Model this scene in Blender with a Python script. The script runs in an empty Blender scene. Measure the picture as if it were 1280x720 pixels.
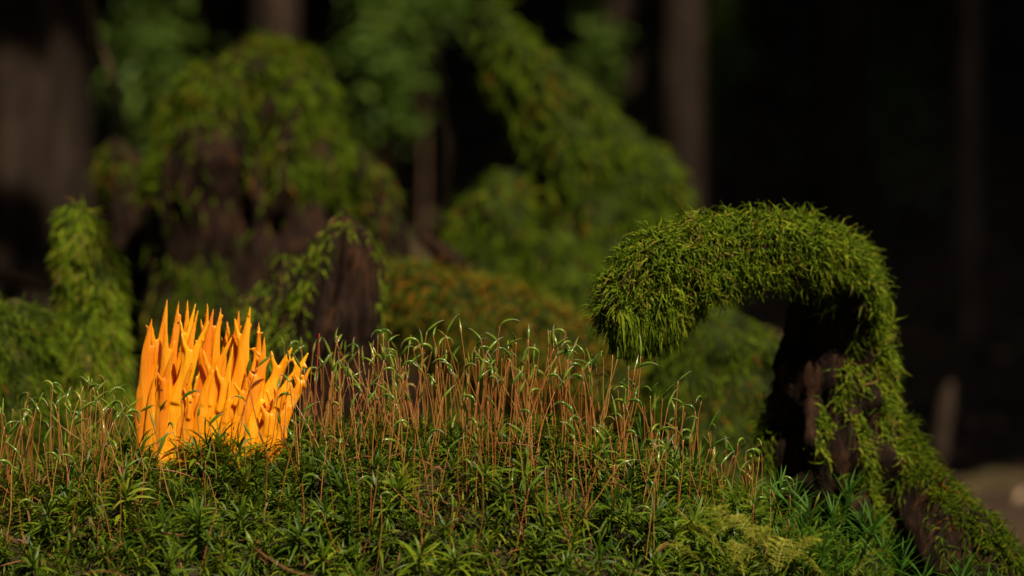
import bpy, math, random
import numpy as np
from mathutils import Vector, Matrix, Euler, noise as mnoise

random.seed(7)
rng = np.random.default_rng(7)
scene = bpy.context.scene
col = scene.collection

# ------------------------------------------------------------------ camera
CAM = Vector((0.0, 0.0, 0.45))
PITCH = math.radians(-3.0)
LENS, SENSOR = 105.0, 36.0
FPX = 1280 * LENS / SENSOR
FOCUS = 1.290
cd = bpy.data.cameras.new('camera')
cam = bpy.data.objects.new('camera', cd); col.objects.link(cam)
cam.location = CAM
cam.rotation_euler = (math.radians(90) + PITCH, 0, 0)
cd.lens, cd.sensor_width = LENS, SENSOR
cd.clip_start, cd.clip_end = 0.02, 400
cd.dof.use_dof = True
cd.dof.focus_distance = FOCUS
cd.dof.aperture_fstop = 8.0
scene.camera = cam

# ------------------------------------------------------------------ light
SUN_DIR = Vector((0.30, -0.50, 0.80)).normalized()        # towards the sun
SUN_EL = math.asin(SUN_DIR.z)
SUN_AZ = math.atan2(SUN_DIR.x, SUN_DIR.y)
w = bpy.data.worlds.new('World'); scene.world = w; w.use_nodes = True
nt = w.node_tree
sky = nt.nodes.new('ShaderNodeTexSky'); sky.sky_type = 'NISHITA'; sky.sun_disc = False
sky.sun_elevation = SUN_EL; sky.sun_rotation = SUN_AZ
bg = nt.nodes['Background']; bg.inputs['Strength'].default_value = 0.15
nt.links.new(sky.outputs[0], bg.inputs['Color'])
sd = bpy.data.lights.new('sun', 'SUN'); sd.energy = 4.6; sd.angle = math.radians(0.55); sd.color = (1.0, 0.90, 0.74)
sun = bpy.data.objects.new('sun', sd); col.objects.link(sun)
sun.rotation_euler = (-SUN_DIR).to_track_quat('-Z', 'Y').to_euler()
vs = scene.view_settings
vs.view_transform = 'Standard'; vs.look = 'None'; vs.exposure = 0.52; vs.gamma = 1.0; vs.use_curve_mapping = False
scene.render.engine = 'CYCLES'
cy = scene.cycles
cy.use_denoising = True; cy.denoiser = 'OPENIMAGEDENOISE'
cy.max_bounces = 6; cy.diffuse_bounces = 3; cy.glossy_bounces = 2; cy.transmission_bounces = 4
cy.caustics_reflective = False; cy.caustics_refractive = False
cy.sample_clamp_indirect = 4.0
cy.use_adaptive_sampling = False

# ------------------------------------------------------------------ helpers
CR, SR = math.cos(PITCH), math.sin(PITCH)
FWD = Vector((0, CR, SR)); UP = Vector((0, -SR, CR)); RIGHT = Vector((1, 0, 0))
def P(px, py, d):
    """a spot in the wood, d metres down the path from where the tripod stands"""
    return CAM + (FWD + RIGHT * ((px - 640) / FPX) + UP * ((360 - py) / FPX)) * d
def PX(d): return d / FPX

def tag(o, label=None, cat=None, group=None, kind=None):
    if label: o['label'] = label
    if cat: o['category'] = cat
    if group: o['group'] = group
    if kind: o['kind'] = kind
    return o

def empty(name, loc=(0, 0, 0)):
    o = bpy.data.objects.new(name, None); col.objects.link(o); o.location = loc
    o.empty_display_size = 0.01
    return o

def mesh_np(name, V, F, mat, smooth=True):
    V = np.asarray(V, np.float32).reshape(-1, 3)
    me = bpy.data.meshes.new(name)
    me.vertices.add(len(V)); me.vertices.foreach_set('co', V.ravel())
    if isinstance(F, np.ndarray): F = [F]
    loops = np.concatenate([f.ravel() for f in F]).astype(np.int32)
    sizes = np.concatenate([np.full(len(f), f.shape[1], np.int32) for f in F])
    starts = np.concatenate([[0], np.cumsum(sizes)[:-1]]).astype(np.int32)
    me.loops.add(len(loops)); me.loops.foreach_set('vertex_index', loops)
    me.polygons.add(len(sizes)); me.polygons.foreach_set('loop_start', starts)
    me.polygons.foreach_set('loop_total', sizes)
    me.polygons.foreach_set('use_smooth', np.full(len(sizes), smooth))
    me.update(calc_edges=True); me.validate()
    me.materials.append(mat)
    return me

def obj(name, me, parent=None, loc=None):
    o = bpy.data.objects.new(name, me); col.objects.link(o)
    if parent is not None: o.parent = parent
    if loc is not None: o.location = loc
    return o

def copy_tree(o, parent=None):
    c = o.copy(); col.objects.link(c); c.parent = parent
    for ch in o.children: copy_tree(ch, c)
    return c

def nrm(a): return a / np.maximum(np.linalg.norm(a, axis=-1, keepdims=True), 1e-9)

def catmull(pts, n):
    """pts (k, m) -> n rows"""
    p = np.asarray(pts, float); k = len(p)
    p = np.vstack([2 * p[0] - p[1], p, 2 * p[-1] - p[-2]])
    t = np.linspace(0, k - 1 - 1e-6, n); i = t.astype(int); f = (t - i)[:, None]
    a, b, c, d = p[i], p[i + 1], p[i + 2], p[i + 3]
    return 0.5 * (2 * b + (c - a) * f + (2 * a - 5 * b + 4 * c - d) * f**2 + (3 * b - a - 3 * c + d) * f**3)

def frames(C):
    T = nrm(np.gradient(C, axis=0))
    N = np.zeros_like(T)
    ref = np.array([0., 1., 0.]) if abs(T[0][1]) < 0.8 else np.array([1., 0., 0.])
    v = ref
    for i in range(len(T)):
        v = v - T[i] * np.dot(v, T[i]); v = v / np.linalg.norm(v); N[i] = v
    return T, N, np.cross(T, N)

def loft(path, rings, sides, rough=0.0, freq=30.0, ridges=0.0, seed=0, jag=0.0):
    """path rows: x y z r_side r_depth.  Returns verts, quads, (t, angle) per vertex. Ends pinched shut."""
    A = catmull(path, rings)
    C, r1, r2 = A[:, :3], A[:, 3], A[:, 4]
    T, N, B = frames(C)
    ang = np.linspace(0, 2 * math.pi, sides, endpoint=False)
    V = np.zeros((rings, sides, 3))
    rs = random.Random(seed)
    ph = [rs.uniform(0, 6.28) for _ in range(6)]
    off = Vector((seed * 3.1, seed * 1.7, 0))
    for i in range(rings):
        for j, a in enumerate(ang):
            ca, sa = math.cos(a), math.sin(a)
            d = N[i] * (ca * r2[i]) + B[i] * (sa * r1[i])
            p = C[i] + d
            k = 1.0
            if rough:
                k += rough * mnoise.fractal(Vector(p) * freq + off, 1.0, 2.0, 3)
            if ridges:
                q = Vector((ca * 3.2, sa * 3.2, i / rings * 1.6)) + off
                k += ridges * (abs(mnoise.noise(q * 1.3)) * 1.6 - 0.5) + ridges * 0.6 * mnoise.noise(q * 3.7)
            V[i, j] = C[i] + d * k
            if jag and i == 0: V[i, j] += T[i] * jag * mnoise.noise(Vector((ca * 2, sa * 2, seed)))
    V0 = V.reshape(-1, 3)
    V0 = np.vstack([V0, C[0] - T[0] * min(r1[0], r2[0]) * 0.3, C[-1]])
    idx = np.arange(rings * sides).reshape(rings, sides)
    Q = np.stack([idx[:-1], np.roll(idx, -1, 1)[:-1], np.roll(idx, -1, 1)[1:], idx[1:]], -1).reshape(-1, 4)
    a = rings * sides
    t1 = np.stack([np.full(sides, a), np.roll(idx[0], -1), idx[0]], -1)
    t2 = np.stack([np.full(sides, a + 1), idx[-1], np.roll(idx[-1], -1)], -1)
    tt = np.repeat(np.linspace(0, 1, rings), sides)
    return V0, [Q, np.vstack([t1, t2])], tt, C

def orient_out(V, F, C):
    """flip quads so that normals leave the core line"""
    Q = F[0]
    c = V[Q].mean(1)
    n = np.cross(V[Q[:, 1]] - V[Q[:, 0]], V[Q[:, 3]] - V[Q[:, 0]])
    # nearest core point
    d = c[:, None, :] - C[None, ::3, :]
    near = C[::3][np.argmin((d**2).sum(-1), 1)]
    if (np.einsum('ij,ij->i', n, c - near) > 0).mean() < 0.5:
        F = [f[:, ::-1].copy() for f in F]
    return F

def sample(V, Q, n, wfn=None):
    q = V[Q]
    nn = np.cross(q[:, 2] - q[:, 0], q[:, 3] - q[:, 1])
    area = np.linalg.norm(nn, axis=1) * 0.5
    nn = nrm(nn)
    c = q.mean(1)
    wt = area * (wfn(c, nn) if wfn else 1.0)
    wt = np.maximum(wt, 0); wt /= wt.sum()
    k = rng.choice(len(Q), n, p=wt)
    u, v = rng.random((n, 1)), rng.random((n, 1))
    q = q[k]
    p = (q[:, 0] * (1 - u) + q[:, 1] * u) * (1 - v) + (q[:, 3] * (1 - u) + q[:, 2] * u) * v
    return p, nn[k]

def strands(p, d0, L, r, grav, segs=5, sides=3, wob=0.35, bead=0.35):
    """tapering moss stems that leave p along d0 and sag by grav; all joined into verts + quads"""
    n = len(p)
    d = nrm(d0); pos = p.copy()
    L = np.broadcast_to(np.asarray(L, float), (n,)); r = np.broadcast_to(np.asarray(r, float), (n,))
    grav = np.broadcast_to(np.asarray(grav, float), (n,))
    side = nrm(np.cross(d, rng.normal(size=(n, 3))))
    curl = rng.normal(size=(n, 3)) * wob
    flat = sides == 2
    V = np.zeros((n, segs + 1, sides, 3))
    step = L / segs
    for i in range(segs + 1):
        t = i / segs
        b = np.cross(d, side); b = nrm(b); s2 = np.cross(b, d)
        rad = r * (1.0 - t**1.6 * 0.85) * (1 + (bead if i % 2 else -bead)) * (0.7 if i == 0 else 1)
        for j in range(sides):
            a = 2 * math.pi * j / sides + i * 0.6
            if flat: V[:, i, j] = pos + s2 * (rad * (0.95 if j else -0.95))[:, None]
            else: V[:, i, j] = pos + (s2 * math.cos(a) + b * math.sin(a)) * rad[:, None]
        d = nrm(d + np.array([0, 0, -1.0]) * (grav / segs)[:, None] + curl / segs + rng.normal(size=(n, 3)) * wob * 0.35)
        pos = pos + d * step[:, None]
    idx = np.arange(n * (segs + 1) * sides).reshape(n, segs + 1, sides)
    if flat:
        return V.reshape(-1, 3), np.stack([idx[:, :-1, 0], idx[:, :-1, 1], idx[:, 1:, 1], idx[:, 1:, 0]], -1).reshape(-1, 4)
    Q = np.stack([idx[:, :-1], np.roll(idx, -1, 2)[:, :-1], np.roll(idx, -1, 2)[:, 1:], idx[:, 1:]], -1).reshape(-1, 4)
    return V.reshape(-1, 3), Q

def joinq(parts):
    Vs, Qs, o = [], [], 0
    for V, Q in parts:
        Vs.append(V); Qs.append(Q + o); o += len(V)
    return np.vstack(Vs), np.vstack(Qs)

# ------------------------------------------------------------------ materials
def new_mat(name):
    m = bpy.data.materials.new(name); m.use_nodes = True
    return m, m.node_tree, m.node_tree.nodes['Principled BSDF'], m.node_tree.nodes['Material Output']

def ramp(nt, fac, stops):
    r = nt.nodes.new('ShaderNodeValToRGB')
    el = r.color_ramp.elements
    while len(el) < len(stops): el.new(0.5)
    for e, (p, c) in zip(el, stops): e.position = p; e.color = (*c, 1)
    nt.links.new(fac, r.inputs['Fac'])
    return r.outputs['Color']

def noise_tex(nt, scale, detail=4, rough=0.6, vec=None):
    n = nt.nodes.new('ShaderNodeTexNoise')
    n.inputs['Scale'].default_value = scale; n.inputs['Detail'].default_value = detail; n.inputs['Roughness'].default_value = rough
    if vec is not None: nt.links.new(vec, n.inputs['Vector'])
    return n.outputs['Fac']

def leaf_mat(name, stops, transl=0.3, rough=0.5, spec=0.35, per_object=False, patch=0.0, patch_scale=30, tint=None):
    m, nt, b, out = new_mat(name)
    L = nt.links
    g = nt.nodes.new('ShaderNodeNewGeometry')
    fac = g.outputs['Random Per Island']
    if per_object:
        oi = nt.nodes.new('ShaderNodeObjectInfo')
        mx = nt.nodes.new('ShaderNodeMath'); mx.operation = 'ADD'
        L.new(fac, mx.inputs[0]); L.new(oi.outputs['Random'], mx.inputs[1])
        hf = nt.nodes.new('ShaderNodeMath'); hf.operation = 'MULTIPLY'; hf.inputs[1].default_value = 0.5
        L.new(mx.outputs[0], hf.inputs[0]); fac = hf.outputs[0]
    if patch:
        nz = noise_tex(nt, patch_scale, 2, 0.5, g.outputs['Position'])
        sub = nt.nodes.new('ShaderNodeMath'); sub.operation = 'SUBTRACT'; sub.inputs[1].default_value = 0.5
        L.new(nz, sub.inputs[0])
        ma = nt.nodes.new('ShaderNodeMath'); ma.operation = 'MULTIPLY_ADD'; ma.inputs[1].default_value = patch
        L.new(sub.outputs[0], ma.inputs[0]); L.new(fac, ma.inputs[2]); fac = ma.outputs[0]
    c = ramp(nt, fac, stops)
    L.new(c, b.inputs['Base Color'])
    b.inputs['Roughness'].default_value = rough; b.inputs['Specular IOR Level'].default_value = spec
    tr = nt.nodes.new('ShaderNodeBsdfTranslucent'); L.new(c, tr.inputs['Color'])
    mix = nt.nodes.new('ShaderNodeMixShader'); mix.inputs[0].default_value = transl
    L.new(b.outputs[0], mix.inputs[1]); L.new(tr.outputs[0], mix.inputs[2]); L.new(mix.outputs[0], out.inputs['Surface'])
    return m

def wood_mat(name, stops, scale=(60, 60, 14), bump=0.6, rough=0.85, dist=0.004):
    m, nt, b, out = new_mat(name)
    tc = nt.nodes.new('ShaderNodeNewGeometry')
    mp = nt.nodes.new('ShaderNodeMapping'); mp.inputs['Scale'].default_value = scale
    nt.links.new(tc.outputs['Position'], mp.inputs['Vector'])
    f = noise_tex(nt, 1.0, 6, 0.65, mp.outputs[0])
    nt.links.new(ramp(nt, f, stops), b.inputs['Base Color'])
    b.inputs['Roughness'].default_value = rough; b.inputs['Specular IOR Level'].default_value = 0.08
    bp = nt.nodes.new('ShaderNodeBump'); bp.inputs['Strength'].default_value = bump; bp.inputs['Distance'].default_value = dist
    nt.links.new(f, bp.inputs['Height']); nt.links.new(bp.outputs[0], b.inputs['Normal'])
    return m

M = {}
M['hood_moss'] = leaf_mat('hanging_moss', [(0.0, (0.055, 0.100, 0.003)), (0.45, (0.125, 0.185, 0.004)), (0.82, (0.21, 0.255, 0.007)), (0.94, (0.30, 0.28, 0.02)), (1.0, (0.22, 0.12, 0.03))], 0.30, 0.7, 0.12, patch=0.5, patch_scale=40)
M['dark_moss'] = leaf_mat('darker_moss', [(0.0, (0.030, 0.054, 0.002)), (0.5, (0.074, 0.116, 0.003)), (0.9, (0.13, 0.165, 0.005)), (0.98, (0.15, 0.10, 0.01)), (1.0, (0.18, 0.07, 0.008))], 0.28, 0.75, 0.08, patch=0.6, patch_scale=18)
M['rust_moss'] = leaf_mat('rusty_moss', [(0.0, (0.05, 0.075, 0.006)), (0.5, (0.10, 0.13, 0.008)), (0.68, (0.15, 0.14, 0.012)), (0.80, (0.26, 0.10, 0.008)), (1.0, (0.30, 0.09, 0.006))], 0.28, 0.75, 0.08, patch=0.5, patch_scale=20)
M['star_moss'] = leaf_mat('star_moss_leaf', [(0.0, (0.022, 0.055, 0.004)), (0.5, (0.070, 0.112, 0.004)), (0.82, (0.150, 0.190, 0.007)), (0.93, (0.25, 0.25, 0.02)), (0.95, (0.15, 0.075, 0.02)), (1.0, (0.20, 0.09, 0.03))], 0.38, 0.45, 0.2, patch=1.1, patch_scale=12)
M['star_shoot'] = leaf_mat('star_shoot_leaf', [(0.0, (0.025, 0.060, 0.004)), (0.5, (0.080, 0.130, 0.005)), (0.85, (0.17, 0.215, 0.008)), (1.0, (0.29, 0.28, 0.02))], 0.38, 0.42, 0.2, per_object=True)
M['haircap'] = leaf_mat('haircap_leaf', [(0.0, (0.022, 0.065, 0.006)), (0.6, (0.050, 0.120, 0.009)), (1.0, (0.09, 0.17, 0.014))], 0.3, 0.5, 0.1, per_object=True)
M['feather'] = leaf_mat('feather_moss', [(0.0, (0.16, 0.19, 0.012)), (0.5, (0.30, 0.31, 0.02)), (1.0, (0.46, 0.38, 0.05))], 0.35, 0.5, 0.3, per_object=True)
M['needle'] = leaf_mat('spruce_needles', [(0.0, (0.020, 0.045, 0.010)), (0.6, (0.035, 0.075, 0.014)), (1.0, (0.055, 0.10, 0.02))], 0.15, 0.6, 0.2)
M['shrub'] = leaf_mat('shrub_leaf', [(0.0, (0.06, 0.11, 0.012)), (0.6, (0.10, 0.17, 0.02)), (1.0, (0.15, 0.21, 0.03))], 0.4, 0.5, 0.3)
M['litter'] = leaf_mat('litter_piece', [(0.0, (0.045, 0.022, 0.012)), (0.5, (0.10, 0.050, 0.026)), (0.85, (0.20, 0.10, 0.05)), (1.0, (0.34, 0.22, 0.13))], 0.1, 0.7, 0.2)
M['stalk'] = leaf_mat('stalk', [(0.0, (0.15, 0.030, 0.010)), (0.35, (0.32, 0.095, 0.020)), (0.7, (0.42, 0.19, 0.040)), (1.0, (0.40, 0.30, 0.07))], 0.15, 0.28, 0.6, per_object=True)
M['red_stalk'] = leaf_mat('red_stalk', [(0.0, (0.22, 0.02, 0.012)), (1.0, (0.33, 0.05, 0.02))], 0.1, 0.3, 0.5)
M['capsule'] = leaf_mat('capsule', [(0.0, (0.035, 0.095, 0.010)), (0.4, (0.10, 0.19, 0.016)), (0.8, (0.24, 0.30, 0.03)), (0.95, (0.42, 0.36, 0.06)), (1.0, (0.30, 0.12, 0.04))], 0.35, 0.20, 0.6, per_object=True)
M['beak'] = leaf_mat('beak', [(0.0, (0.10, 0.15, 0.05)), (0.6, (0.30, 0.27, 0.12)), (1.0, (0.45, 0.30, 0.14))], 0.3, 0.35, 0.5, per_object=True)
M['rotten'] = wood_mat('rotten_wood', [(0.25, (0.004, 0.0025, 0.0015)), (0.5, (0.014, 0.007, 0.004)), (0.62, (0.036, 0.016, 0.007)), (0.8, (0.11, 0.038, 0.012))], (150, 150, 28), 0.9, dist=0.003)
M['mossy_wood'] = wood_mat('mossy_wood', [(0.25, (0.006, 0.005, 0.002)), (0.45, (0.014, 0.019, 0.002)), (0.6, (0.028, 0.038, 0.003)), (0.72, (0.05, 0.035, 0.012)), (0.85, (0.08, 0.04, 0.014))], (60, 60, 60), 0.9, dist=0.004)
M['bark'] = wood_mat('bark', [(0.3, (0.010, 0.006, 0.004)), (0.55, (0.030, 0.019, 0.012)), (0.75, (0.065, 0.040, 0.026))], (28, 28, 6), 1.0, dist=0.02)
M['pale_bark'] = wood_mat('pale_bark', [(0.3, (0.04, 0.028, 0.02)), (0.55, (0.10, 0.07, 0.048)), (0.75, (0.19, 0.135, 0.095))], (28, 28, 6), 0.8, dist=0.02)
M['twig'] = wood_mat('twig_bark', [(0.3, (0.04, 0.022, 0.012)), (0.6, (0.10, 0.058, 0.030)), (0.8, (0.18, 0.11, 0.06))], (120, 120, 60), 0.5, dist=0.002)
M['dry_stem'] = wood_mat('dry_stem', [(0.3, (0.09, 0.055, 0.025)), (0.6, (0.18, 0.12, 0.06)), (0.8, (0.28, 0.20, 0.11))], (120, 120, 40), 0.5, dist=0.002)
M['soil'] = wood_mat('mound_soil', [(0.3, (0.012, 0.009, 0.005)), (0.6, (0.035, 0.028, 0.012)), (0.8, (0.06, 0.045, 0.02))], (90, 90, 90), 0.6, dist=0.003)
M['floor'] = wood_mat('forest_floor', [(0.3, (0.014, 0.009, 0.006)), (0.5, (0.045, 0.026, 0.016)), (0.62, (0.060, 0.048, 0.018)), (0.78, (0.11, 0.066, 0.042))], (7, 7, 7), 0.8, dist=0.03)
M['twig_red'] = wood_mat('dry_needle', [(0.3, (0.13, 0.045, 0.018)), (0.7, (0.28, 0.12, 0.05))], (300, 300, 300), 0.2, 0.5, 0.0005)

def fungus_mat():
    m, nt, b, out = new_mat('orange_fungus'); L = nt.links
    g = nt.nodes.new('ShaderNodeNewGeometry')
    mp = nt.nodes.new('ShaderNodeMapping'); mp.inputs['Scale'].default_value = (420, 300, 45)
    L.new(g.outputs['Position'], mp.inputs['Vector'])
    fib = noise_tex(nt, 1.0, 5, 0.6, mp.outputs[0])
    f = fib
    c = ramp(nt, f, [(0.28, (0.72, 0.205, 0.003)), (0.52, (0.82, 0.285, 0.004)), (0.72, (0.88, 0.37, 0.010))])
    v = nt.nodes.new('ShaderNodeTexVoronoi'); v.inputs['Scale'].default_value = 210
    L.new(g.outputs['Position'], v.inputs['Vector'])
    sp = ramp(nt, v.outputs['Distance'], [(0.10, (1, 1, 1)), (0.14, (0, 0, 0))])
    n2 = noise_tex(nt, 70, 1, 0.5, g.outputs['Position'])
    gate = ramp(nt, n2, [(0.50, (0, 0, 0)), (0.53, (1, 1, 1))])
    mul = nt.nodes.new('ShaderNodeMath'); mul.operation = 'MULTIPLY'; L.new(sp, mul.inputs[0]); L.new(gate, mul.inputs[1])
    mx = nt.nodes.new('ShaderNodeMix'); mx.data_type = 'RGBA'
    L.new(mul.outputs[0], mx.inputs['Factor']); L.new(c, mx.inputs[6]); mx.inputs[7].default_value = (0.10, 0.025, 0.004, 1)
    oi = nt.nodes.new('ShaderNodeObjectInfo')
    hs = nt.nodes.new('ShaderNodeHueSaturation')
    mr = nt.nodes.new('ShaderNodeMapRange'); mr.inputs[3].default_value = 0.488; mr.inputs[4].default_value = 0.508
    mv = nt.nodes.new('ShaderNodeMapRange'); mv.inputs[3].default_value = 0.84; mv.inputs[4].default_value = 1.08
    L.new(oi.outputs['Random'], mr.inputs[0]); L.new(oi.outputs['Random'], mv.inputs[0])
    L.new(mr.outputs[0], hs.inputs['Hue']); L.new(mv.outputs[0], hs.inputs['Value']); L.new(mx.outputs[2], hs.inputs['Color'])
    L.new(hs.outputs[0], b.inputs['Base Color'])
    b.inputs['Roughness'].default_value = 0.36; b.inputs['Specular IOR Level'].default_value = 0.35
    b.inputs['Subsurface Weight'].default_value = 0.45
    b.inputs['Subsurface Radius'].default_value = (1.0, 0.45, 0.08); b.inputs['Subsurface Scale'].default_value = 0.003
    bp = nt.nodes.new('ShaderNodeBump'); bp.inputs['Strength'].default_value = 0.6; bp.inputs['Distance'].default_value = 0.0008
    L.new(fib, bp.inputs['Height']); L.new(bp.outputs[0], b.inputs['Normal'])
    return m
M['fungus'] = fungus_mat()

# ------------------------------------------------------------------ forest floor
def floor_z(x, y):
    s = max(0.0, y - 6.5)
    hill = 0.42 * s * s / (s + 3.0)
    b = max(0.0, -y - 4); hill += 0.05 * b * b / (b + 4)
    return hill + 0.05 * mnoise.noise(Vector((x * 0.6, y * 0.6, 3))) + 0.02 * mnoise.noise(Vector((x * 2.3, y * 2.3, 9))) - 0.02
def build_floor():
    n, m = 150, 170
    u = np.linspace(-1, 1, n); xs = 3 * u + 67 * u**3
    v = np.linspace(-0.75, 1, m); ys = 2 + 6 * v + 82 * v**3
    V = np.array([(x, y, floor_z(x, y)) for y in ys for x in xs])
    idx = np.arange(n * m).reshape(m, n)
    Q = np.stack([idx[:-1, :-1], idx[:-1, 1:], idx[1:, 1:], idx[1:, :-1]], -1).reshape(-1, 4)
    o = obj('forest_floor', mesh_np('forest_floor', V, Q, M['floor']))
    tag(o, 'dark brown forest floor rising into a wooded slope', kind='structure')
build_floor()

# litter scattered on the floor in view: dead leaves and needles nobody could count
def build_litter():
    n = 9000
    y = 1.7 + 9.5 * rng.random(n)**1.3
    x = (rng.random(n) - 0.5) * (0.8 + y * 0.55)
    z = np.array([floor_z(a, b) for a, b in zip(x, y)])
    L = 0.012 + 0.035 * rng.random(n); W = L * (0.12 + 0.6 * rng.random(n)**2)
    a = rng.random(n) * 6.28; tilt = rng.normal(size=n) * 0.35
    d = np.stack([np.cos(a), np.sin(a), tilt], -1); d = nrm(d)
    s = np.stack([-np.sin(a), np.cos(a), rng.normal(size=n) * 0.35], -1); s = nrm(s)
    p = np.stack([x, y, z + 0.008], -1)
    V = np.stack([p - d * L[:, None] / 2, p + s * W[:, None] / 2 + [0, 0, .003], p + d * L[:, None] / 2, p - s * W[:, None] / 2], 1).reshape(-1, 3)
    Q = np.arange(n * 4).reshape(n, 4)
    o = obj('leaf_litter', mesh_np('leaf_litter', V, Q, M['litter'], False))
    tag(o, 'scattered brown dead leaves and needles on the forest floor', 'litter', kind='stuff')
build_litter()

# ------------------------------------------------------------------ the mossy mound
CREST = np.array([(-200, 600), (0, 582), (120, 562), (250, 542), (330, 541), (400, 545), (560, 534), (700, 548), (850, 592), (930, 624), (1000, 660), (1100, 722), (1200, 785), (1300, 860), (1500, 1000)], float)
YC = 1.31
SHOOT_H = 0.013
cx = (CREST[:, 0] - 640) / FPX * YC
cz = np.array([P(a, b, YC).z for a, b in CREST]) - SHOOT_H
def mound_z(x, y):
    zc = np.interp(x, cx, cz)
    s = YC - y
    bump = 0.010 * mnoise.noise(Vector((x * 14, y * 14, 1.5))) + 0.004 * mnoise.noise(Vector((x * 38, y * 38, 4.5)))
    if s > 0: z = zc - 0.42 * s * s / (s + 0.02) - 1.5 * s * s
    else: z = zc - 0.16 * s * s / (-s + 0.05) * 1.0 - 1.3 * s * s
    return max(z + bump, -0.03)
def mound_n(x, y):
    e = 0.006
    return Vector((mound_z(x - e, y) - mound_z(x + e, y), mound_z(x, y - e) - mound_z(x, y + e), 2 * e)).normalized()
def build_mound():
    xs = np.linspace(-0.42, 0.42, 130); ys = np.linspace(0.90, 1.80, 120)
    V = np.array([(x, y, mound_z(x, y)) for y in ys for x in xs])
    n, m = len(xs), len(ys)
    idx = np.arange(n * m).reshape(m, n)
    Q = np.stack([idx[:-1, :-1], idx[:-1, 1:], idx[1:, 1:], idx[1:, :-1]], -1).reshape(-1, 4)
    o = obj('mound', mesh_np('mound', V, Q, M['soil']))
    tag(o, 'low earthy mound under the star moss carpet', kind='structure')
build_mound()

def project(p):
    v = Vector(p) - CAM
    d = v.dot(FWD)
    return 640 + v.x / d * FPX, 360 - v.dot(UP) / d * FPX, d

# leaf blades: list of (base, dir, length, width, curl, up)
def blades(base, d, L, W, curl, segs=4, wave=0.0, fold=0.25):
    n = len(base)
    d = nrm(d); up = np.array([0, 0, 1.0])
    side = nrm(np.cross(d, up) + rng.normal(size=(n, 3)) * 0.15)
    pos = base.copy()
    V = np.zeros((n, segs + 1, 3, 3))
    prof = np.interp(np.linspace(0, 1, segs + 1), [0, 0.12, 0.35, 0.7, 1.0], [0.55, 0.8, 1.0, 0.7, 0.04])
    for i in range(segs + 1):
        nn = nrm(np.cross(side, d))
        wv = 1 + wave * rng.normal(size=(n, 1))
        hw = (W * prof[i] * 0.5)[:, None]
        V[:, i, 0] = pos - side * hw * wv + nn * hw * (fold + wave * rng.normal(size=(n, 1)))
        V[:, i, 1] = pos
        V[:, i, 2] = pos + side * hw * wv + nn * hw * (fold + wave * rng.normal(size=(n, 1)))
        d = nrm(d - up * (curl / segs)[:, None])
        pos = pos + d * (L / segs)[:, None]
    idx = np.arange(n * (segs + 1) * 3).reshape(n, segs + 1, 3)
    Q = np.stack([idx[:, :-1, :-1], idx[:, :-1, 1:], idx[:, 1:, 1:], idx[:, 1:, :-1]], -1).reshape(-1, 4)
    return V.reshape(-1, 3), Q

def shoot_arrays(roots, ups, height, nleaf, leaf_len, leaf_w, curl, segs=4, wave=0.25):
    """leaves of many star-moss shoots at once"""
    n = len(roots)
    t = np.tile(((np.arange(nleaf) + 0.5) / nleaf) ** 0.65, (n, 1))
    ang = np.arange(nleaf) * 2.39996 + rng.random((n, 1)) * 6.28 + rng.normal(size=(n, nleaf)) * 0.25
    ups = nrm(ups)
    a1 = nrm(np.cross(ups, np.array([0.3, 1, 0.1]))); a2 = np.cross(ups, a1)
    H = np.broadcast_to(height, (n,))
    base = roots[:, None, :] + ups[:, None, :] * (H[:, None] * (0.15 + 0.85 * t))[..., None]
    el = np.radians(8 + 62 * t**1.7 + rng.normal(size=t.shape) * 9)
    out = a1[:, None] * np.cos(ang)[..., None] + a2[:, None] * np.sin(ang)[..., None]
    d = out * np.cos(el)[..., None] + ups[:, None] * np.sin(el)[..., None]
    L = leaf_len * (0.75 + 0.4 * np.sin(t * 2.6)) * (0.85 + 0.3 * rng.random(t.shape))
    W = leaf_w * (0.8 + 0.4 * rng.random(t.shape))
    C = curl * (0.5 + rng.random(t.shape))
    return blades(base.reshape(-1, 3), d.reshape(-1, 3), L.ravel(), W.ravel(), C.ravel(), segs, wave)

def moss_points():
    pts = []
    s = 0.0076
    y = 1.09
    while y < 1.52:
        sp = s * (1.0 if y < 1.34 else 1.35)
        x = -0.27
        while x < 0.27:
            px, py = x + random.uniform(-.5, .5) * sp, y + random.uniform(-.5, .5) * sp
            z = mound_z(px, py)
            q = project((px, py, z + 0.012))
            if -60 < q[0] < 1340 and q[1] < 800 and z > 0.05:
                pts.append((px, py, z, q[1]))
            x += sp
        y += sp
    return pts
pts = moss_points()
front = [p for p in pts if 560 < p[3] < 735 and -0.2 < p[0] < 0.155]
random.shuffle(front)
single = front[:240]
sset = set((p[0], p[1]) for p in single)
rest = [p for p in pts if (p[0], p[1]) not in sset]
roots = np.array([p[:3] for p in rest])
ups = np.array([mound_n(p[0], p[1]) * 0.55 + Vector((random.gauss(0, .22), random.gauss(-.12, .22), 0.6)) for p in rest])
h = SHOOT_H * (0.75 + 0.6 * rng.random(len(rest)))
V, Q = shoot_arrays(roots - [0, 0, 0.003], ups, h, 28, 0.0086, 0.00098, 1.0, 3)
print('moss carpet shoots', len(rest), 'quads', len(Q))
o = obj('moss_carpet', mesh_np('moss_carpet', V, Q, M['star_moss']))
tag(o, 'dense dark green star moss carpet covering the mound', 'moss', kind='stuff')

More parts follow.
